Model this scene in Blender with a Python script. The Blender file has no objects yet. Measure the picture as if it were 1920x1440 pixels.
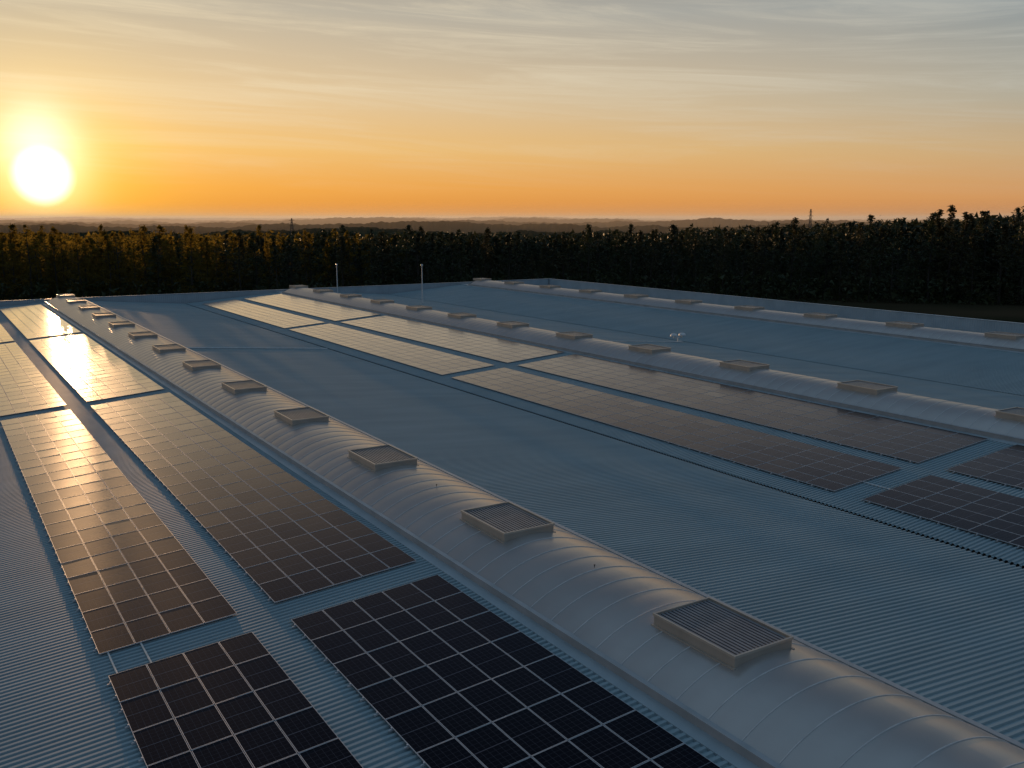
import bpy, math, random
import numpy as np
from mathutils import Vector
random.seed(7); rng=np.random.default_rng(7)
C=bpy.context.scene.collection
R=math.radians
CAMZ=24.0; YAW=32.13; PITCH=10.01; FPX=1756.0
SL=0.078; RIDGES=[17.6,52.8,88.0]; HALF=17.6; ZR=12.0
YN=-6.0; YF=154.3; XR=105.6; XL=-17.6
def lin(r,g,b,a=1.0):
    f=lambda c:(c/255/12.92) if c/255<=0.04045 else ((c/255+0.055)/1.055)**2.4
    return (f(r),f(g),f(b),a)
# ------------------------------------------------------------ materials
def newmat(name):
    m=bpy.data.materials.new(name); m.use_nodes=True
    nt=m.node_tree; b=nt.nodes['Principled BSDF']; return m,nt,b
def noise_col(nt,b,c1,c2,scale=1.0,detail=5,coord='Object',stretch=(1,1,1),lo=.35,hi=.65):
    tc=nt.nodes.new('ShaderNodeTexCoord'); mp=nt.nodes.new('ShaderNodeMapping'); mp.inputs['Scale'].default_value=stretch
    n=nt.nodes.new('ShaderNodeTexNoise'); n.inputs['Scale'].default_value=scale; n.inputs['Detail'].default_value=detail
    r=nt.nodes.new('ShaderNodeValToRGB'); r.color_ramp.elements[0].color=c1; r.color_ramp.elements[1].color=c2
    r.color_ramp.elements[0].position=lo; r.color_ramp.elements[1].position=hi
    nt.links.new(tc.outputs[coord],mp.inputs[0]); nt.links.new(mp.outputs[0],n.inputs['Vector']); nt.links.new(n.outputs['Fac'],r.inputs[0])
    nt.links.new(r.outputs[0],b.inputs['Base Color']); return n,r
def simple(name,c,rough=.5,metal=0.0,c2=None,scale=3.0,stretch=(1,1,1)):
    m,nt,b=newmat(name); b.inputs['Roughness'].default_value=rough; b.inputs['Metallic'].default_value=metal
    c=tuple(c)+(1,)
    if c2 is None: c2=tuple(x*.8 for x in c[:3])
    noise_col(nt,b,c,tuple(c2)[:3]+(1,),scale,4,'Object',stretch); return m
M={}
m,nt,b=newmat('roof_sheet'); n,r=noise_col(nt,b,(.26,.335,.355,1),(.32,.405,.425,1),.6,8,'Object',(.25,1.0,1),.25,.75)
b.inputs['Roughness'].default_value=.55; b.inputs['Specular IOR Level'].default_value=.08
M['roof']=m
M['flash']=simple('flashing_metal',(.37,.43,.45),.4,0,(.30,.36,.38),.8)
M['cap']=simple('parapet_cap',(.42,.48,.51),.45,0,(.35,.41,.44),.5)
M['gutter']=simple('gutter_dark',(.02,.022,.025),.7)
M['wall']=simple('wall_panel',(.35,.38,.40),.5)
m,nt,b=newmat('vault_sheet'); noise_col(nt,b,(.43,.39,.355,1),(.49,.445,.405,1),.5,6,'Object',(1,.5,1)); b.inputs['Roughness'].default_value=.30; b.inputs['Metallic'].default_value=.5; M['vault']=m
M['seam']=simple('seam_strip',(.60,.58,.55),.45)
M['curb']=simple('curb_metal',(.40,.41,.41),.38,0,(.32,.34,.34),1.2)
M['vent']=simple('vent_beige',(.46,.40,.33),.42,.15,(.39,.34,.28),1.5)
M['rim']=simple('vent_rim',(.56,.49,.40),.3,.35,(.48,.42,.35),1.5)
M['louv']=simple('louvre_metal',(.27,.27,.28),.35,.3,(.22,.22,.23),2)
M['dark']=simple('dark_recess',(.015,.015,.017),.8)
M['alu']=simple('aluminium_frame',(.60,.61,.62),.4,.2,(.52,.53,.54),2)
M['pole']=simple('pole_metal',(.70,.70,.68),.4,.1)
M['bark']=simple('bark',(.05,.042,.03),.9,0,(.025,.022,.016),1.5,(1,1,.2))
FC=[((.020,.030,.010),(.055,.062,.020)),((.013,.020,.009),(.040,.047,.018)),((.026,.026,.009),(.07,.062,.02)),((.10,.072,.010),(.17,.12,.02))]  # last pair: golden glow of sunlit haze painted into the leaf colour
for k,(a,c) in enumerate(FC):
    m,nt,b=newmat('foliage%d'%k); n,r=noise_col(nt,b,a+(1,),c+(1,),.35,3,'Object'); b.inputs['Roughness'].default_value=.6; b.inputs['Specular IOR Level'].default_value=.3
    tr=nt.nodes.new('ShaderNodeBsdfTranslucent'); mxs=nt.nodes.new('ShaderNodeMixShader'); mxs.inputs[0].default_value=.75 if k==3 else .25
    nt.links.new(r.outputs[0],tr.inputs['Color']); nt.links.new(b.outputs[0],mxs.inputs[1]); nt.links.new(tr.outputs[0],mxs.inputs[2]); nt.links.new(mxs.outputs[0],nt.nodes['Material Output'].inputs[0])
    M['fol%d'%k]=m
m,nt,b=newmat('ground_mat'); noise_col(nt,b,(.020,.022,.012,1),(.060,.042,.024,1),.02,8,'Object'); b.inputs['Roughness'].default_value=1; b.inputs['Specular IOR Level'].default_value=0; M['ground']=m
m,nt,b=newmat('hill_mat'); noise_col(nt,b,(.018,.024,.014,1),(.04,.045,.025,1),.01,8,'Object'); b.inputs['Roughness'].default_value=1; b.inputs['Specular IOR Level'].default_value=0; M['hill']=m
M['pylon']=simple('pylon_steel',(.08,.08,.08),.6,.3)
# solar cells: matt dark cells under anti-reflective glass (reflects mostly at grazing angles)
m,nt,b=newmat('solar_cells'); b.inputs['Roughness'].default_value=.6; b.inputs['Specular IOR Level'].default_value=0
uv=nt.nodes.new('ShaderNodeUVMap'); sep=nt.nodes.new('ShaderNodeSeparateXYZ'); nt.links.new(uv.outputs[0],sep.inputs[0])
def math_(op,a=None,b_=None,c=None):
    n=nt.nodes.new('ShaderNodeMath'); n.operation=op
    for i,v in enumerate((a,b_,c)):
        if v is None: continue
        if isinstance(v,(int,float)): n.inputs[i].default_value=v
        else: nt.links.new(v,n.inputs[i])
    return n.outputs[0]
def line(src,count,w):
    x=math_('MULTIPLY',src,count); x=math_('FRACT',x); x=math_('SUBTRACT',x,.5); x=math_('ABSOLUTE',x); return math_('GREATER_THAN',x,.5-w)
lx=line(sep.outputs[0],6,.024); ly=line(sep.outputs[1],10,.02)
mid=math_('LESS_THAN',math_('ABSOLUTE',math_('SUBTRACT',sep.outputs[1],.5)),.008)
grid=math_('MULTIPLY',math_('MAXIMUM',lx,ly),.5); g=math_('MAXIMUM',grid,mid)
oi=nt.nodes.new('ShaderNodeTexCoord')
ng=nt.nodes.new('ShaderNodeTexNoise'); ng.inputs['Scale'].default_value=.4; nt.links.new(oi.outputs['Object'],ng.inputs['Vector'])
rr=nt.nodes.new('ShaderNodeMapRange'); rr.inputs['To Min'].default_value=.15; rr.inputs['To Max'].default_value=.20; nt.links.new(ng.outputs['Fac'],rr.inputs['Value'])
mx=nt.nodes.new('ShaderNodeMix'); mx.data_type='RGBA'; nt.links.new(g,mx.inputs['Factor']); mx.inputs['A'].default_value=(.003,.0035,.007,1); mx.inputs['B'].default_value=(.10,.10,.115,1)
nt.links.new(mx.outputs['Result'],b.inputs['Base Color'])
gl=nt.nodes.new('ShaderNodeBsdfGlossy'); gl.inputs['Color'].default_value=(1,.97,.95,1); nt.links.new(rr.outputs[0],gl.inputs['Roughness'])
lw=nt.nodes.new('ShaderNodeLayerWeight'); lw.inputs['Blend'].default_value=.5
fr=math_('MINIMUM',math_('MULTIPLY',math_('POWER',lw.outputs['Facing'],5.0),1.4),.97)
mxs=nt.nodes.new('ShaderNodeMixShader'); nt.links.new(fr,mxs.inputs[0]); nt.links.new(b.outputs[0],mxs.inputs[1]); nt.links.new(gl.outputs[0],mxs.inputs[2]); nt.links.new(mxs.outputs[0],nt.nodes['Material Output'].inputs[0])
M['cells']=m
# ------------------------------------------------------------ helpers
class MB:
    def __init__(s): s.v=[]; s.f=[]; s.m=[]
    def add(s,vs,fs,mi=0):
        o=len(s.v); s.v+= [tuple(v) for v in vs]; s.f+=[tuple(i+o for i in f) for f in fs]; s.m+=[mi]*len(fs)
    def box(s,x0,x1,y0,y1,z0,z1,mi=0):
        s.add([(x0,y0,z0),(x1,y0,z0),(x1,y1,z0),(x0,y1,z0),(x0,y0,z1),(x1,y0,z1),(x1,y1,z1),(x0,y1,z1)],
              [(0,3,2,1),(4,5,6,7),(0,1,5,4),(1,2,6,5),(2,3,7,6),(3,0,4,7)],mi)
    def tube(s,p,q,r0,r1,n=8,mi=0):
        p=Vector(p);q=Vector(q);d=(q-p).normalized(); a=d.orthogonal().normalized(); b=d.cross(a)
        vs=[p+(a*math.cos(t)+b*math.sin(t))*r0 for t in [2*math.pi*i/n for i in range(n)]]+[q+(a*math.cos(t)+b*math.sin(t))*r1 for t in [2*math.pi*i/n for i in range(n)]]
        s.add(vs,[(i,(i+1)%n,n+(i+1)%n,n+i) for i in range(n)]+[tuple(range(n))[::-1],tuple(range(n,2*n))],mi)
    def lathe(s,prof,n=16,c=(0,0,0),mi=0):
        vs=[];fs=[]
        for (r,z) in prof:
            for i in range(n):
                t=2*math.pi*i/n; vs.append((c[0]+r*math.cos(t),c[1]+r*math.sin(t),c[2]+z))
        for k in range(len(prof)-1):
            for i in range(n): fs.append((k*n+i,k*n+(i+1)%n,(k+1)*n+(i+1)%n,(k+1)*n+i))
        s.add(vs,fs,mi)
    def mesh(s,name,mats,smooth=False):
        me=bpy.data.meshes.new(name); me.from_pydata(s.v,[],s.f)
        for x in (mats if isinstance(mats,list) else [mats]): me.materials.append(x)
        me.polygons.foreach_set('material_index',s.m)
        if smooth: me.polygons.foreach_set('use_smooth',[True]*len(s.f))
        me.update(); return me
def link(name,me,parent=None,loc=(0,0,0)):
    o=bpy.data.objects.new(name,me); C.objects.link(o); o.location=loc
    if parent: o.parent=parent
    return o
def build(mb,name,mats,parent=None,loc=(0,0,0),smooth=False): return link(name,mb.mesh(name,mats,smooth),parent,loc)
def tag(o,label=None,cat=None,group=None,kind=None):
    if label: o['label']=label
    if cat: o['category']=cat
    if group: o['group']=group
    if kind: o['kind']=kind
def empty(name,loc,label,cat,group=None,rot=(0,0,0)):
    o=bpy.data.objects.new(name,None); C.objects.link(o); o.location=loc; o.rotation_euler=rot; o.empty_display_size=.3; tag(o,label,cat,group); return o
def zroof(x):
    return ZR-SL*min(abs(x-r) for r in RIDGES+[-17.6])
def proj(p):
    y=R(YAW); x_,y_,z_=p[0],p[1],p[2]-CAMZ
    F=x_*math.sin(y)+y_*math.cos(y); L=x_*math.cos(y)-y_*math.sin(y)
    t=R(PITCH); d=F*math.cos(t)-z_*math.sin(t); u=F*math.sin(t)+z_*math.cos(t)
    if d<=.5: return None
    return 960+FPX*L/d, 720-FPX*u/d, d
def polar(F,L):   # forward / lateral metres from the camera foot -> world x,y
    y=R(YAW); return (F*math.sin(y)+L*math.cos(y), F*math.cos(y)-L*math.sin(y))
# ------------------------------------------------------------ warehouse
W=empty('warehouse',(44,74,0),'large warehouse with pale blue corrugated multi-ridged metal roof carrying the panels','building')
WL=(-44,-74,0)
def slope(x0,x1):   # corrugated sheet between x0 and x1
    P=.23; prof=[(0,0),(.092,0),(.110,.064),(.204,.064)]
    mb=MB(); ys=[];n=int((YF-YN)/P)
    for i in range(n):
        for (dy,dz) in prof: ys.append((YN+i*P+dy,dz))
    vs=[];fs=[]
    for (y,dz) in ys: vs.append((x0,y,zroof(x0)+dz)); vs.append((x1,y,zroof(x1)+dz))
    for i in range(len(ys)-1): fs.append((2*i,2*i+1,2*i+3,2*i+2))
    mb.add(vs,fs); o=build(mb,'roof_slope',M['roof'],W,WL); return o
for rx in RIDGES:
    slope(rx-HALF+.12,rx-2.4); slope(rx+2.4,rx+HALF-.12)
slope(-17.6,-.12)
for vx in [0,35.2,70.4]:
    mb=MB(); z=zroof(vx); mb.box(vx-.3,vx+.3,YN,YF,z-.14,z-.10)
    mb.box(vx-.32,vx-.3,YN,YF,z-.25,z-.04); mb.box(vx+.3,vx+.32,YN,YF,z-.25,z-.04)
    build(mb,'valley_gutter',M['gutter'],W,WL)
PT=12.22
mb=MB(); P=.3; n=int((YF-YN)/P); vs=[];fs=[]
for i in range(n):
    for dy,dx in ((0,0),(.16,0),(.19,-.03),(.27,-.03)):
        vs.append((XR-.02+dx,YN+i*P+dy,10.2)); vs.append((XR-.02+dx,YN+i*P+dy,PT-.02))
for i in range(len(vs)//2-1): fs.append((2*i,2*i+2,2*i+3,2*i+1))
mb.add(vs,fs); build(mb,'parapet_cladding',M['cap'],W,WL)
mb=MB(); P=.3; n=int((XR-XL)/P); vs=[];fs=[]
for i in range(n):
    for dx,dy in ((0,0),(.16,0),(.19,-.03),(.27,-.03)):
        vs.append((XL+i*P+dx,YF-.02+dy,10.2)); vs.append((XL+i*P+dx,YF-.02+dy,PT-.02))
for i in range(len(vs)//2-1): fs.append((2*i,2*i+2,2*i+3,2*i+1))
mb.add(vs,fs); build(mb,'parapet_cladding',M['cap'],W,WL)
mb=MB(); mb.box(XR-.1,XR+.35,YN,YF-.12,PT,PT+.06); build(mb,'parapet_cap',M['cap'],W,WL)
mb=MB(); mb.box(XL,XR+.35,YF-.1,YF+.35,PT,PT+.06); build(mb,'parapet_cap',M['cap'],W,WL)
mb=MB(); mb.box(XR+.02,XR+.3,YN,YF,0,PT-.01); build(mb,'wall',M['wall'],W,WL)
mb=MB(); mb.box(XL,XR+.3,YF+.02,YF+.3,0,PT-.01); build(mb,'wall',M['wall'],W,WL)
mb=MB(); mb.box(XR-1.0,XR-.06,YN,YF-.06,10.70,10.75); build(mb,'edge_gutter',M['flash'],W,WL)
# ------------------------------------------------------------ vault skylights
A=2.65; RS=.78; RAD=(A*A+RS*RS)/(2*RS); ZC=12.08; CREST=ZC+RS; VY1=151.0
def arcz(x): return ZC+RS-RAD+math.sqrt(RAD*RAD-x*x)
VN=['left','middle','right']
BAY=11.1/10
for k,rx in enumerate(RIDGES):
    V=empty('vault_skylight',(rx,74,12),['wide grey barrel vault skylight on the left ridge, nearest the camera','barrel vault skylight on the middle ridge above the two panel columns','farthest barrel vault skylight, near the right parapet'][k],'skylight')
    L=(-rx,-74,-12)
    mb=MB(); th=math.asin(A/RAD); ns=22; y0=YN; nb=int((VY1-y0)/BAY)
    ysv=[]
    for i in range(nb*4+1): ysv.append((y0+i*BAY/4, .014*math.sin(math.pi*(i%4)/4)))
    vs=[];fs=[]
    for y,b_ in ysv:
        for j in range(ns+1):
            t=-th+2*th*j/ns; vs.append((rx+(RAD+b_)*math.sin(t),y,ZC+RS-RAD+(RAD+b_)*math.cos(t)))
    for i in range(len(ysv)-1):
        for j in range(ns):
            a=i*(ns+1)+j; fs.append((a,a+1,a+ns+2,a+ns+1))
    mb.add(vs,fs); build(mb,'shell',M['vault'],V,L,True)
    mb=MB()
    for i in range(nb+1):
        yc=y0+i*BAY; vs=[];fs=[]
        for j in range(ns+1):
            t=-th+2*th*j/ns
            for (dy,dr) in ((-.022,.003),(-.013,.018),(.013,.018),(.022,.003)):
                vs.append((rx+(RAD+dr)*math.sin(t),yc+dy,ZC+RS-RAD+(RAD+dr)*math.cos(t)))
        for j in range(ns):
            for q in range(3):
                a=j*4+q; fs.append((a,a+4,a+5,a+1))
        mb.add(vs,fs)
    o=build(mb,'seam_strips',M['seam'],V,L); 
    for s in (-1,1):
        mb=MB(); xa=rx+s*A; 
        x0,x1=sorted((xa-s*.02,xa+s*.07)); mb.box(x0,x1,YN,VY1,11.6,ZC+.05)
        x0,x1=sorted((xa-s*.06,xa+s*.11)); mb.box(x0,x1,YN,VY1,ZC+.05,ZC+.09)
        build(mb,'curb',M['curb'],V,L)
        mb=MB(); xb=xa+s*.42; xi=xa+s*.07
        v0=[(xi,YN,zroof(xi)+.12),(xb,YN,zroof(xb)+.08),(xb,VY1,zroof(xb)+.08),(xi,VY1,zroof(xi)+.12),(xb,YN,zroof(xb)),(xb,VY1,zroof(xb))]
        mb.add(v0,[(0,1,2,3),(1,4,5,2)]); build(mb,'flashing',M['flash'],V,L)
    mb=MB(); vs=[(rx-A,VY1,11.6)]+[(rx-A+2*A*j/20,VY1,arcz(-A+2*A*j/20)) for j in range(21)]+[(rx+A,VY1,11.6)]
    mb.add(vs,[tuple(range(len(vs)))]); build(mb,'end_cap',M['curb'],V,L)
    mb=MB(); mb.box(rx-A,rx+A,VY1+.02,YF-.06,ZR-.25,ZR-.05); build(mb,'ridge_flashing',M['flash'],V,L)
    if k==0:
        for yy in (23.0,34.0):
            mb=MB(); mb.tube((rx,yy,CREST+.02),(rx,yy,CREST+.09),.012,.012,6); mb.lathe([(.001,.0),(.03,.01),(.03,.03),(.001,.04)],8,(rx,yy,CREST+.08)); build(mb,'anchor',M['dark'],V,L)
# ------------------------------------------------------------ roof vents
def vent_meshes():
    X,Y,T=1.05,1.55,.17      # half sizes, top above crest
    f=MB()
    for s in (-1,1):
        zb=arcz(X)-CREST+.01
        x0,x1=sorted((s*X,s*(X-.05))); f.box(x0,x1,-Y,Y,zb,T)
        x0,x1=sorted((s*(X+.001),s*(X+.07))); f.box(x0,x1,-Y-.05,Y+.05,zb-.02,zb+.02)
        n=12; vs=[];
        y0,y1=sorted((s*(Y-.002),s*(Y-.05)))
        for i in range(n+1):
            x=-X+.052+(2*X-.104)*i/n; z=arcz(x)-CREST+.01
            vs+=[(x,y0,z),(x,y0,T-.001),(x,y1,z),(x,y1,T-.001)]
        fs=[]
        for i in range(n):
            a=4*i; fs+=[(a,a+4,a+5,a+1),(a+2,a+3,a+7,a+6),(a,a+2,a+6,a+4),(a+1,a+5,a+7,a+3)]
        f.add(vs,fs)
    r=MB()
    r.box(-X-.03,-X+.03,-Y-.03,Y+.03,T+.002,T+.07); r.box(X-.03,X+.03,-Y-.03,Y+.03,T+.002,T+.07)
    r.box(-X+.032,X-.032,-Y-.03,-Y+.03,T+.002,T+.07); r.box(-X+.032,X-.032,Y-.03,Y+.03,T+.002,T+.07)
    l=MB(); ns=15; w=(2*X-.10)/ns
    for i in range(ns):
        xa=-X+.05+i*w; e=w*.58
        l.box(xa+w*.2,xa+w*.2+e,-Y+.035,Y-.035,T-.015,T+.02)
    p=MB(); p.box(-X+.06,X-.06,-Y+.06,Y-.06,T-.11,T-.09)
    return f.mesh('skirt',M['vent']),r.mesh('rim',M['rim']),l.mesh('louvre',M['louv']),p.mesh('inner_tray',M['dark'])
vm=vent_meshes()
ORD=['first','second','third','fourth','fifth','sixth','seventh','eighth','ninth','tenth','eleventh','twelfth','thirteenth']
def vent0():
    t=empty('roof_vent',(0,0,0),'x','roof vent','louvred vents along the vault skylights')
    for nme,me in zip(('skirt','rim','louvre','inner_tray'),vm): link(nme,me,t)
    return t
proto=vent0(); used=False
for k,rx in enumerate(RIDGES):
    ys=[17.3+11.1*i for i in range(13)]; ys=[y for y in ys if y<VY1 and (k==0 or (k==1 and y>20) or (k==2 and y>48))]
    for i,y in enumerate(ys):
        if not used: t=proto; used=True
        else:
            t=proto.copy(); C.objects.link(t)
            for ch in list(proto.children):
                c=ch.copy(); C.objects.link(c); c.parent=t
        t.location=(rx,y,CREST); t['label']='beige louvred vent on the %s vault skylight, %s counting from the near end'%(VN[k],ORD[i])
# ------------------------------------------------------------ solar panels
PW,PL,PX,PY=1.03,1.755,1.05,1.782
def panel_frame(mb,mi=0,T=None):
    w,l,f,t=PW/2,PL/2,.012,.035
    vs=[];
    for z in (0,t):
        vs+=[(-w,-l,z),(w,-l,z),(w,l,z),(-w,l,z)]
    vs+=[(-w+f,-l+f,t),(w-f,-l+f,t),(w-f,l-f,t),(-w+f,l-f,t)]
    fs=[(0,1,5,4),(1,2,6,5),(2,3,7,6),(3,0,4,7),(4,5,9,8),(5,6,10,9),(6,7,11,10),(7,4,8,11)]
    if T: vs=[T(v) for v in vs]
    mb.add(vs,fs,mi)
def cells_quad(T=None):
    w,l=PW/2-.011,PL/2-.011; vs=[(-w,-l,.031),(w,-l,.031),(w,l,.031),(-w,l,.031)]
    return [T(v) for v in vs] if T else vs
def set_uv(me,mat_idx=None):
    uvl=me.uv_layers.new(name='UVMap'); q=[(0,0),(1,0),(1,1),(0,1)]
    for p in me.polygons:
        for j,li in enumerate(p.loop_indices): uvl.data[li].uv=q[j%4]
mb=MB(); panel_frame(mb); fm=mb.mesh('frame',M['alu'])
mb=MB(); mb.add(cells_quad(),[(0,1,2,3)]); cm=mb.mesh('cell_sheet',M['cells']); set_uv(cm)
mb=MB(); mb.box(-PX/2,PX/2,-.02,.02,-.05,-.003); rm=mb.mesh('rail',M['alu'])
mb=MB(); mb.box(-PX/2-.10,PX/2,-.02,.02,-.05,-.003); mb.box(-PX/2-.03,-PX/2+.01,-.025,.025,-.002,.045); rml=mb.mesh('rail',M['alu'])
tilt=math.atan(SL)
blocks=[]
Y4=[(27.4-9*PY,9),(29.0,22),(69.8,22),(110.6,22)]
for (cname,x0,nc,nn) in (('A',3.49,4,0),('B',8.92,5,1),('C',36.8,5,2),('D',43.35,6,3)):
    for bi,(y0,nr) in enumerate(Y4): blocks.append((cname,bi,x0,nc,y0,nr))
COLN={'A':'leftmost column of panels','B':'column beside left vault','C':'column beside valley gutter','D':'column beside middle vault'}
BN=['nearest block','second block','third block','fourth block']
plist=[]
for (cn,bi,x0,nc,y0,nr) in blocks:
    for r_ in range(nr):
        for c_ in range(nc):
            x=x0+PX*(c_+.5); y=y0+PY*(r_+.5); z=zroof(x)+.125
            p=proj((x,y,z)); vis=p is not None and -40<p[0]<1960 and -40<p[1]<1490
            plist.append((0 if vis else 1, p[2] if p else 999,(x,y,z),cn,bi,r_,c_,nr))
plist.sort(key=lambda a:(a[0],a[1]))
P0=None; far=MB()
for idx,(nv,d,loc,cn,bi,r_,c_,nr) in enumerate(plist):
    rot=(R(random.gauss(0,.14)),-tilt+R(random.gauss(0,.14)),0)
    if idx<300 and nv==0:
        row=(nr-r_) if bi==0 else r_+1
        lab='solar panel, %s, %s, row %d from %s end, place %d'%(BN[bi],COLN[cn],row,'far' if bi==0 else 'near',c_+1)
        t=empty('solar_panel',loc,lab,'solar panel','solar panels laid in blocks on the roof',rot)
        link('frame',fm,t); link('cell_sheet',cm,t)
        for s in (-.45,.45): link('rail',rml if c_==0 else rm,t,(0,s,0))
    else:
        ca,sa=math.cos(rot[1]),math.sin(rot[1]); ry=rot[0]
        T=lambda v:(loc[0]+v[0]*ca+v[2]*sa, loc[1]+v[1], loc[2]-v[0]*sa+v[2]*ca+v[1]*ry)
        panel_frame(far,0,T); far.add(cells_quad(T),[(0,1,2,3)],1)
me=far.mesh('distant_solar_panels',[M['alu'],M['cells']]); set_uv(me)
o=link('distant_solar_panels',me); tag(o,'farther rows of solar panels glinting toward the far end of the roof','solar panels',None,'stuff')
def conduit(pts,r,label,cat='cable',grp=None,w=None):
    mb=MB()
    for a,b_ in zip(pts,pts[1:]): mb.tube(a,b_,r,r,6)
    o=build(mb,'roof_cable',M['pole']); tag(o,label,cat,grp); return o
for (x,lab) in ((3.75,'pale cable bridging the gap between the two leftmost panel blocks, left one'),(4.7,'pale cable bridging the gap between the two leftmost panel blocks, right one')):
    conduit([(x,27.2,zroof(x)+.1),(x,29.2,zroof(x)+.1)],.03,lab)
for (x,lab) in ((39.0,'pale cable between near blocks beside the valley gutter'),):
    conduit([(x,27.2,zroof(x)+.1),(x,29.2,zroof(x)+.1)],.03,lab)
conduit([(20.4,91.5,zroof(20.4)+.12),(34.9,91.5,zroof(34.9)+.12)],.06,'thin white cable crossing the empty roof slope right of the left vault')
conduit([(55.7,75.3,zroof(55.7)+.12),(69.6,75.8,zroof(69.6)+.12)],.05,'thin white cable running from middle vault to the twin vent caps')
t=empty('twin_roof_cap',(69.2,76.2,zroof(69.2)),'small twin mushroom-capped pipe outlet beside the valley right of the middle vault','roof outlet')
t.scale=(1.2,1.2,1.2)
mb=MB(); mb.box(-.4,.4,-.15,.15,.05,.1); mb.tube((0,0,.1),(0,0,.45),.05,.05); mb.tube((-.55,0,.45),(.55,0,.45),.045,.045); build(mb,'pipe',M['pole'],t)
for s in (-1,1):
    mb=MB(); mb.tube((s*.5,0,.45),(s*.5,0,.62),.05,.05); mb.lathe([(.30,.60),(.34,.62),(.32,.72),(.2,.82),(.001,.86)],14,(s*.5,0,0)); mb.lathe([(.001,.6),(.30,.60)],14,(s*.5,0,0)); build(mb,'cap',M['pole'],t)
for (x,y,h,lab) in ((60.4,152.6,5.0,'slim white mast rising at the far roof edge, left of the pair'),(65.2,129.8,6.1,'slim white mast standing on the roof slope, right and taller of the pair')):
    t=empty('roof_mast',(x,y,zroof(x)),lab,'mast','masts on the roof')
    mb=MB(); mb.box(-.25,.25,-.25,.25,.06,.11); build(mb,'base_plate',M['flash'],t)
    mb=MB(); mb.tube((0,0,.11),(0,0,h-.3),.09,.06,10); build(mb,'pole',M['pole'],t)
    mb=MB(); mb.lathe([(.001,0),(.13,.05),(.17,.16),(.13,.28),(.001,.34)],12,(0,0,h-.32)); build(mb,'head',M['pole'],t)
# ------------------------------------------------------------ ground, hills
mb=MB(); S=16000; mb.add([(-S,-S,0),(S,-S,0),(S,S,0),(-S,S,0)],[(0,1,2,3)]); o=build(mb,'ground',M['ground']); tag(o,kind='structure')
naz=1800; az=np.radians(np.linspace(-55,55,naz)); ds=[850,950,1080,1120,1400,1550,1600,2000,2300,2380,2900,3500,3600,4700,5600,5700,7000,8500,8600,11000]
am=[-3,-3,14,-3,-3,18,-3,-3,24,-3,-3,29,-3,-3,33,-3,-3,36,-3,-3]
V=[];
for d,a in zip(ds,am):
    if a>0:
        n=np.zeros(naz)
        for fr_,w_ in ((3,.5),(9,.35),(23,.25),(70,.10),(200,.07),(420,.06)):
            n+=w_*np.sin(az*fr_*2.1+rng.uniform(0,6.28)+1.3*np.sin(az*fr_*.7+rng.uniform(0,6.28)))
        h=a*(.66+.42*n)
    else: h=np.full(naz,float(a))
    for j in range(naz):
        x,y=polar(d*math.cos(az[j]),d*math.sin(az[j])); V.append((x,y,h[j]))
Fc=[]
for i in range(len(ds)-1):
    for j in range(naz-1): a=i*naz+j; Fc.append((a,a+1,a+naz+1,a+naz))
mb=MB(); mb.add(V,Fc); o=build(mb,'hills',M['hill']); tag(o,kind='structure')
m=bpy.data.materials.new('haze'); m.use_nodes=True; nt=m.node_tree; nt.nodes.clear()
ou=nt.nodes.new('ShaderNodeOutputMaterial'); vs_=nt.nodes.new('ShaderNodeVolumeScatter'); vs_.inputs['Color'].default_value=(1,.82,.62,1); vs_.inputs['Density'].default_value=.00028; vs_.inputs['Anisotropy'].default_value=.2
nt.links.new(vs_.outputs[0],ou.inputs['Volume'])
pts=[polar(*p) for p in ((960,-9000),(960,9000),(8800,9000),(8800,-9000))]
mb=MB(); n=len(pts); mb.add([(x,y,-4) for x,y in pts]+[(x,y,42) for x,y in pts],[tuple(range(n))[::-1],tuple(range(n,2*n))]+[(i,(i+1)%n,n+(i+1)%n,n+i) for i in range(n)])
o=build(mb,'haze',m); tag(o,'thin evening haze hanging over the far hills beyond the forest','haze',None,'stuff')
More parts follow.
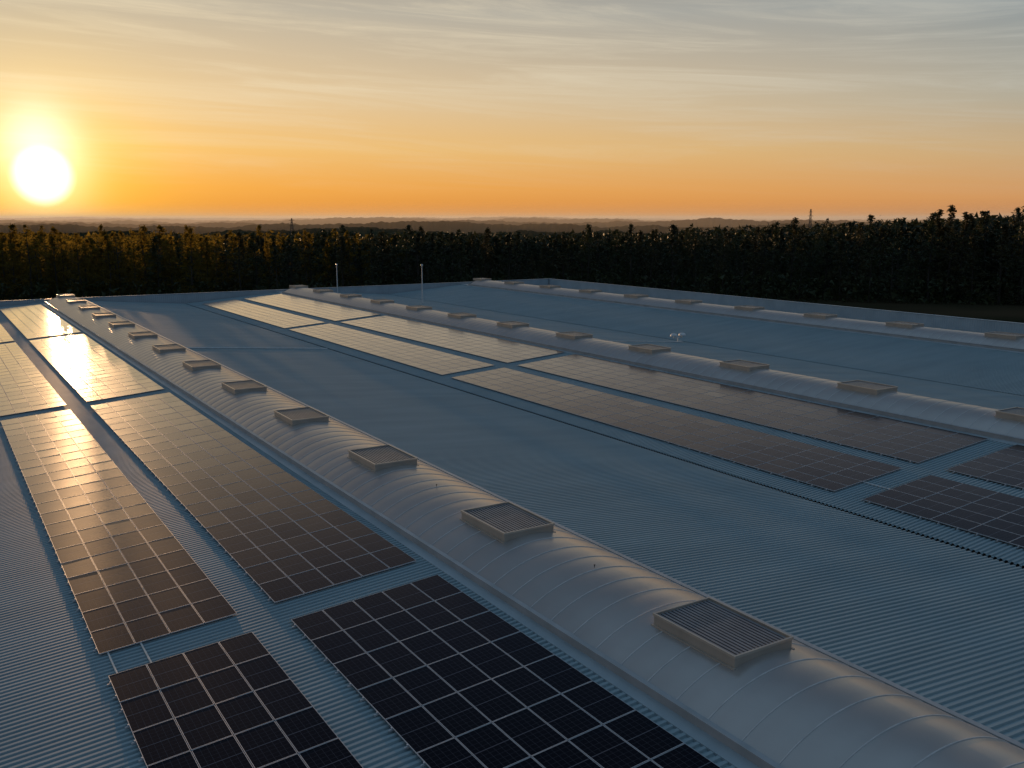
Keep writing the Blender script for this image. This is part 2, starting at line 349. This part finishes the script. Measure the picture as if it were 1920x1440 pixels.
# ------------------------------------------------------------ trees
def tris_mesh(name,P,mat):
    n=len(P)//3; me=bpy.data.meshes.new(name); me.vertices.add(n*3); me.vertices.foreach_set('co',P.astype(np.float32).ravel())
    me.loops.add(n*3); me.loops.foreach_set('vertex_index',np.arange(n*3,dtype=np.int32))
    me.polygons.add(n); me.polygons.foreach_set('loop_start',np.arange(0,n*3,3,dtype=np.int32)); me.polygons.foreach_set('loop_total',np.full(n,3,dtype=np.int32))
    for q in (mat if isinstance(mat,list) else [mat]): me.materials.append(q)
    me.update(calc_edges=True); me.validate(); return me
def crown(kind,nleaf,size):   # unit: 20 m tree
    cl=[]
    n=36
    for i in range(n):
        t=(i+rng.uniform(0,1))/n
        if kind==0:   # pointed
            z=1.5+18.4*t; r=3.2*(1-t)**1.05*rng.uniform(.5,1.15)+.02
        elif kind==1: # bunched high
            z=3.5+15.5*t; r=2.5*math.sin(math.pi*min(1,.2+t*.8))**.8*rng.uniform(.3,1.2)
        else:
            z=1.5+17.5*t; r=3.3*math.sin(math.pi*(.12+.85*t))**.6*rng.uniform(.4,1.1)
        a=rng.uniform(0,6.28); cl.append((r*math.cos(a),r*math.sin(a),z,.45+.8*rng.uniform()*(1-.9*t if kind==0 else 1-.4*t)))
    cl.append((0,0,19.5,.2))
    cl=np.array(cl); idx=rng.integers(0,len(cl),nleaf); c=cl[idx]
    off=rng.normal(0,1,(nleaf,3)); off/=np.linalg.norm(off,axis=1)[:,None]; off*= (rng.uniform(0,1,nleaf)**.5*c[:,3]*1.25)[:,None]; off[:,2]*=.75
    ctr=c[:,:3]+off
    tri=rng.normal(0,size,(nleaf,3,3)); 
    return (ctr[:,None,:]+tri).reshape(-1,3)
def trunk_mesh(kind):
    mb=MB(); x=y=0; pts=[(0,0,0)]
    for z in (5,10,15,19): x+=random.uniform(-.25,.25); y+=random.uniform(-.25,.25); pts.append((x,y,z))
    rs=[.22,.17,.13,.08,.03]
    for i in range(4): mb.tube(pts[i],pts[i+1],rs[i],rs[i+1],7)
    for i in range(7):
        z=random.uniform(7,16); k=min(3,int(z//5)); f=(z-pts[k][2])/(pts[k+1][2]-pts[k][2]); px=pts[k][0]+(pts[k+1][0]-pts[k][0])*f; py=pts[k][1]+(pts[k+1][1]-pts[k][1])*f
        a=random.uniform(0,6.28); l=random.uniform(1,2.4); mb.tube((px,py,z),(px+l*math.cos(a),py+l*math.sin(a),z+l*.6),.07,.02,5)
    return mb.mesh('trunk',M['bark'])
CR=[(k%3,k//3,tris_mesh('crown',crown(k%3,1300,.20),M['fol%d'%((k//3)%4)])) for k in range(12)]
TR=[trunk_mesh(0) for _ in range(4)]
def treetop_h(px,F):    # wanted tree height so that the skyline looks like the photo
    if px<430: y=440
    elif px<900: y=440
    elif px<1250: y=443-(px-900)*.02
    else: y=437-(px-1250)*.042
    return CAMZ-(y-410)/FPX*F
def front(px):
    if px<600: return 255
    if px<1100: return 255+(px-600)*.08
    return 295-(px-1100)*.03
spots=[]
for row in range(5):
    for i in range(60):
        px=-60+2040*(i+random.uniform(.0,1))/60
        F=front(px)+row*10+random.uniform(-6,6); L=(px-960)/FPX*F*1.0
        spots.append((px,F,L))
tl=['slender dark tree in the forest wall behind the roof','dark tree with tufted crown in the forest wall behind the roof','broad dark tree in the forest wall behind the roof']
hero=[(1772,388,0),(1752,396,0),(1620,402,0),(765,420,1),(645,421,2),(850,434,0),(910,428,0),(722,432,2),(1905,396,2),(430,436,1),(1480,410,0),(1845,400,1)]
hl=['tallest spire-topped tree on the right skyline','thin tree just left of the tallest right skyline tree','small peaked tree above the treeline near the right pylon','tall tufted tree on the skyline straight above the two masts','broad-crowned tree rising above the forest at left centre','dark pointed tree right of the two masts','pointed tree with open sides near the picture centre','rounded tree between two taller trees above the masts','tall tree at the far right edge of the forest','small tufted tree at the edge of the sunlit haze','pointed tree left of the right pylon','tufted tree between the tallest tree and the right edge']
def put_tree(px,F,L,h,kind,label,grp,name,ws=None):
    x,y=polar(F,L); s=h/20
    haze_gold=random.random()<max(0,min(1,(820-px)/560))  # trees toward the sun get crowns with the haze glow painted in
    cands=[c for c in CR if c[0]==kind and ((c[1]==3) if haze_gold else (c[1]!=3))]; me=random.choice(cands)[2]
    t=empty(name,(x,y,0),label,'tree',grp,(R(random.gauss(0,1.5)),R(random.gauss(0,1.5)),random.uniform(0,6.28))); ws=ws or random.uniform(.9,1.6); t.scale=(s*ws,s*ws,s)
    link('trunk',random.choice(TR),t); link('crown',me,t)
KN=['spire_tree','eucalyptus_tree','broadleaf_tree']
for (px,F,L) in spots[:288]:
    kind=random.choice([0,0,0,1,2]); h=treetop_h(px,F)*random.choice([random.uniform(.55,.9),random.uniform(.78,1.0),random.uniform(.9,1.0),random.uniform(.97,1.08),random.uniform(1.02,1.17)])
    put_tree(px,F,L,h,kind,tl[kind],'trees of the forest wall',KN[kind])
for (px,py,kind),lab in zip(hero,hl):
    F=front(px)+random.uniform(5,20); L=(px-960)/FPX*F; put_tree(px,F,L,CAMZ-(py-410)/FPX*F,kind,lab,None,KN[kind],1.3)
T=[crown([0,0,1,2][k%4],150,.5) for k in range(8)]
parts=[];mi=[]
for i in range(4600):
    px=rng.uniform(-300,2250); Fm=front(px)+45; Fx= 850 if px<500 else (560 if px<1250 else 700)
    F=Fm+(Fx-Fm)*rng.uniform()**1.3; L=(px-960)/FPX*F
    h=treetop_h(px,F)*rng.uniform(.75,1.08)
    if px<1250 : h=min(h,CAMZ-(429+18*rng.uniform()-410)/FPX*F*(.85 if px<500 else 1))
    h=max(h,7)
    x,y=polar(F,L); s=h/20; a=rng.uniform(0,6.28); P=T[rng.integers(0,8)]
    Q=np.empty_like(P); Q[:,0]=(P[:,0]*math.cos(a)-P[:,1]*math.sin(a))*s*1.25+x; Q[:,1]=(P[:,0]*math.sin(a)+P[:,1]*math.cos(a))*s*1.25+y; Q[:,2]=P[:,2]*s
    parts.append(Q); mi+= [1 if rng.uniform()<(820-px)/560 else 0]*(len(P)//3)  # same painted haze-glow leaf colour, more often toward the left
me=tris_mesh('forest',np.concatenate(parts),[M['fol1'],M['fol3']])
if len(me.polygons)==len(mi): me.polygons.foreach_set('material_index',mi)
o=link('forest',me); tag(o,'dense dark forest stretching behind the front trees to the hazy horizon','forest',None,'stuff')
n=34000; px=rng.uniform(-200,2150,n); fr_=np.array([front(p) for p in px]); F=fr_-9+rng.uniform(0,1,n)*58; L=(px-960)/FPX*F
yy=R(YAW); ctr=np.stack([F*math.sin(yy)+L*math.cos(yy),F*math.cos(yy)-L*math.sin(yy),rng.uniform(0,1,n)**1.5*7],1)
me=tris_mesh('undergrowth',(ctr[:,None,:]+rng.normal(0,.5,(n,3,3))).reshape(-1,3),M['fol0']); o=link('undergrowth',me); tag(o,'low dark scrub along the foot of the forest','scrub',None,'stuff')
# ------------------------------------------------------------ pylons
def pylon(px,F,h,label,ww=1.0):
    L=(px-960)/FPX*F; x,y=polar(F,L)
    t=empty('pylon',(x,y,0),label,'pylon',None,(0,0,-R(YAW)))
    mb=MB(); b=h*.07*ww; tp=h*.012; k=.2; N=9
    for sx in (-1,1):
        for sy in (-1,1): mb.tube((sx*b,sy*b,0),(sx*tp,sy*tp,h),k,k*.7,5)
    for i in range(N):
        z0=h*i/N;z1=h*(i+1)/N; w0=b+(tp-b)*i/N; w1=b+(tp-b)*(i+1)/N
        for s in (-1,1): mb.tube((-w0,s*w0,z0),(w1,s*w1,z1),k*.5,k*.5,4); mb.tube((w0,s*w0,z0),(-w1,s*w1,z1),k*.5,k*.5,4)
    build(mb,'tower',M['pylon'],t)
    for zz,w in ((.70,.10),(.80,.12),(.91,.08)):
        w*=ww; mb=MB(); mb.tube((-w*h,0,h*zz),(0,0,h*(zz+.03)),k*.5,k*.7,4); mb.tube((w*h,0,h*zz),(0,0,h*(zz+.03)),k*.5,k*.7,4); mb.tube((-w*h,0,h*zz),(w*h,0,h*zz),k*.5,k*.5,4); build(mb,'cross_arm',M['pylon'],t)
pylon(553,900,24.5,'lattice power pylon on the hazy horizon at left',1.4)
pylon(1511,900,33,'lattice power pylon rising above the dark forest at right',.7)
# a small far bird
F=330; x,y=polar(F,(1640-960)/FPX*F)
t=empty('bird',(x,y,CAMZ+6/FPX*F),'tiny dark bird flying above the forest at right','bird',None,(0,0,-R(YAW)))
mb=MB(); mb.tube((0,-.22,0),(0,0,.02),.02,.06,8); mb.tube((0,0,.02),(0,.25,0),.06,.015,8); build(mb,'body',M['dark'],t)
for s in (-1,1):
    mb=MB(); mb.add([(s*.03,-.07,.03),(s*.28,-.05,.14),(s*.52,.06,.06),(s*.26,.08,.12),(s*.03,.09,.03)],[(0,1,3,4),(1,2,3)]); build(mb,'wing',M['dark'],t)
# ------------------------------------------------------------ world
def camdir(px,py):
    t=R(PITCH); u=(720-py)*math.cos(t)-FPX*math.sin(t); f=FPX*math.cos(t)+(720-py)*math.sin(t); l=px-960
    y=R(YAW); return Vector((f*math.sin(y)+l*math.cos(y),f*math.cos(y)-l*math.sin(y),u)).normalized()
SUN=camdir(80,330); BLOB=camdir(68,262)
w=bpy.data.worlds.new('World'); bpy.context.scene.world=w; w.use_nodes=True; nt=w.node_tree; nt.nodes.clear()
N=nt.nodes.new; LK=nt.links.new
out=N('ShaderNodeOutputWorld'); bg=N('ShaderNodeBackground'); LK(bg.outputs[0],out.inputs[0])
tc=N('ShaderNodeTexCoord'); nz=N('ShaderNodeVectorMath'); nz.operation='NORMALIZE'; LK(tc.outputs['Generated'],nz.inputs[0]); D=nz.outputs[0]
sp=N('ShaderNodeSeparateXYZ'); LK(D,sp.inputs[0]); Z=sp.outputs[2]
def vdot(a,v):
    n=N('ShaderNodeVectorMath'); n.operation='DOT_PRODUCT'; LK(a,n.inputs[0]); n.inputs[1].default_value=v; return n.outputs['Value']
fl=N('ShaderNodeVectorMath'); fl.operation='MULTIPLY'; LK(D,fl.inputs[0]); fl.inputs[1].default_value=(1,1,0)
fn=N('ShaderNodeVectorMath'); fn.operation='NORMALIZE'; LK(fl.outputs[0],fn.inputs[0])
sh=Vector((SUN.x,SUN.y,0)).normalized(); ad=vdot(fn.outputs[0],sh)
def mrange(v,a,b_,c=0,d=1,interp='LINEAR'):
    n=N('ShaderNodeMapRange'); n.interpolation_type=interp; LK(v,n.inputs['Value']); n.inputs['From Min'].default_value=a; n.inputs['From Max'].default_value=b_; n.inputs['To Min'].default_value=c; n.inputs['To Max'].default_value=d; return n.outputs[0]
def ramp(v,els):
    n=N('ShaderNodeValToRGB'); e=n.color_ramp.elements
    while len(e)<len(els): e.new(.5)
    for k,(p,c) in enumerate(els): e[k].position=p; e[k].color=c
    LK(v,n.inputs[0]); return n.outputs[0]
def mixc(f,a,b_,mode='MIX'):
    n=N('ShaderNodeMix'); n.data_type='RGBA'; n.blend_type=mode; n.clamp_result=False
    if isinstance(f,(int,float)): n.inputs['Factor'].default_value=f
    else: LK(f,n.inputs['Factor'])
    for s,v in (('A',a),('B',b_)):
        if isinstance(v,tuple): n.inputs[s].default_value=v
        else: LK(v,n.inputs[s])
    return n.outputs['Result']
def mm(op,a,b_):
    n=N('ShaderNodeMath'); n.operation=op
    for i,v in enumerate((a,b_)):
        if isinstance(v,(int,float)): n.inputs[i].default_value=v
        else: LK(v,n.inputs[i])
    return n.outputs[0]
zs=mrange(Z,0,1)
sunside=ramp(zs,[(0,lin(218,138,64)),(.03,lin(236,164,76)),(.07,lin(236,188,116)),(.12,lin(224,196,154)),(.20,lin(186,178,162)),(.32,lin(124,114,112)),(.46,lin(62,74,96)),(.62,lin(66,84,108)),(.78,lin(104,132,158)),(1,lin(110,138,164))])
away=ramp(zs,[(0,lin(178,124,90)),(.02,lin(200,150,104)),(.06,lin(188,164,130)),(.11,lin(158,162,154)),(.20,lin(116,138,152)),(.32,lin(76,94,114)),(.46,lin(60,76,98)),(.62,lin(66,84,108)),(.78,lin(104,132,158)),(1,lin(110,138,164))])
back=ramp(zs,[(0,lin(74,78,94)),(.1,lin(82,86,102)),(.3,lin(74,90,112)),(.78,lin(104,132,158)),(1,lin(110,138,164))])
fac=mrange(ad,.45,.985,0,1)
sky=mixc(fac,away,sunside)
sky=mixc(mrange(ad,-.35,.45,1,0,'SMOOTHSTEP'),sky,back)
cv=Vector((math.cos(R(YAW)),-math.sin(R(YAW)),0)); hx=vdot(D,cv); 
cx=N('ShaderNodeCombineXYZ'); LK(mm('MULTIPLY',hx,2.6),cx.inputs[0]); zt=mm('ADD',mm('POWER',mm('MAXIMUM',Z,.0001),.8),mm('MULTIPLY',hx,.07)); LK(mm('MULTIPLY',zt,38.),cx.inputs[1])
n1=N('ShaderNodeTexNoise'); n1.inputs['Scale'].default_value=1.0; n1.inputs['Detail'].default_value=11; n1.inputs['Roughness'].default_value=.68; n1.inputs['Distortion'].default_value=.7; LK(cx.outputs[0],n1.inputs['Vector'])
cf=mrange(n1.outputs['Fac'],.42,.72,0,.5,'SMOOTHSTEP'); band=mm('MULTIPLY',mrange(Z,.02,.14),mrange(Z,.30,.45,1,0)); cf=mm('MULTIPLY',cf,band)
ccol=mixc(fac,lin(184,189,186),lin(236,220,188))
sky=mixc(cf,sky,ccol)
c=vdot(D,SUN); c=mm('MAXIMUM',c,0)
g1=mm('POWER',c,1300.); g2=mm('POWER',c,200.); g3=mm('POWER',c,22.)
sky=mixc(g3,sky,(.10,.055,.0,1),'ADD'); sky=mixc(g2,sky,(.26,.18,.0,1),'ADD'); sky=mixc(g1,sky,(.4,.45,.30,1),'ADD')
core=mrange(c,math.cos(R(1.75)),math.cos(R(.6)),0,1,'SMOOTHSTEP'); sky=mixc(core,sky,(.7,.9,1.0,1),'ADD')
cb=vdot(D,BLOB); cb=mm('MAXIMUM',cb,0); b1=mm('POWER',cb,2000.); sky=mixc(b1,sky,(.4,.45,.5,1),'ADD')
ns=N('ShaderNodeTexSky'); ns.sky_type='NISHITA'; ns.sun_disc=False; ns.sun_elevation=math.asin(SUN.z); ns.sun_rotation=math.atan2(SUN.x,SUN.y); 
sky=mixc(.001,sky,ns.outputs[0],'ADD')
LK(sky,bg.inputs[0]); bg.inputs[1].default_value=1.0
sl=bpy.data.lights.new('sun','SUN'); sl.energy=4.0; sl.angle=R(.5); sl.color=(1,.58,.28); sl.specular_factor=.04; so=bpy.data.objects.new('sun',sl); C.objects.link(so); so.rotation_euler=SUN.to_track_quat('Z','Y').to_euler()
cd=bpy.data.cameras.new('camera'); cd.sensor_width=36; cd.lens=36*FPX/1920; cd.clip_end=40000; co=bpy.data.objects.new('camera',cd); C.objects.link(co)
co.location=(0,0,CAMZ); co.rotation_euler=(R(90-PITCH),0,R(-YAW)); bpy.context.scene.camera=co
bpy.context.scene.view_settings.view_transform='Standard'; bpy.context.scene.view_settings.look='None'
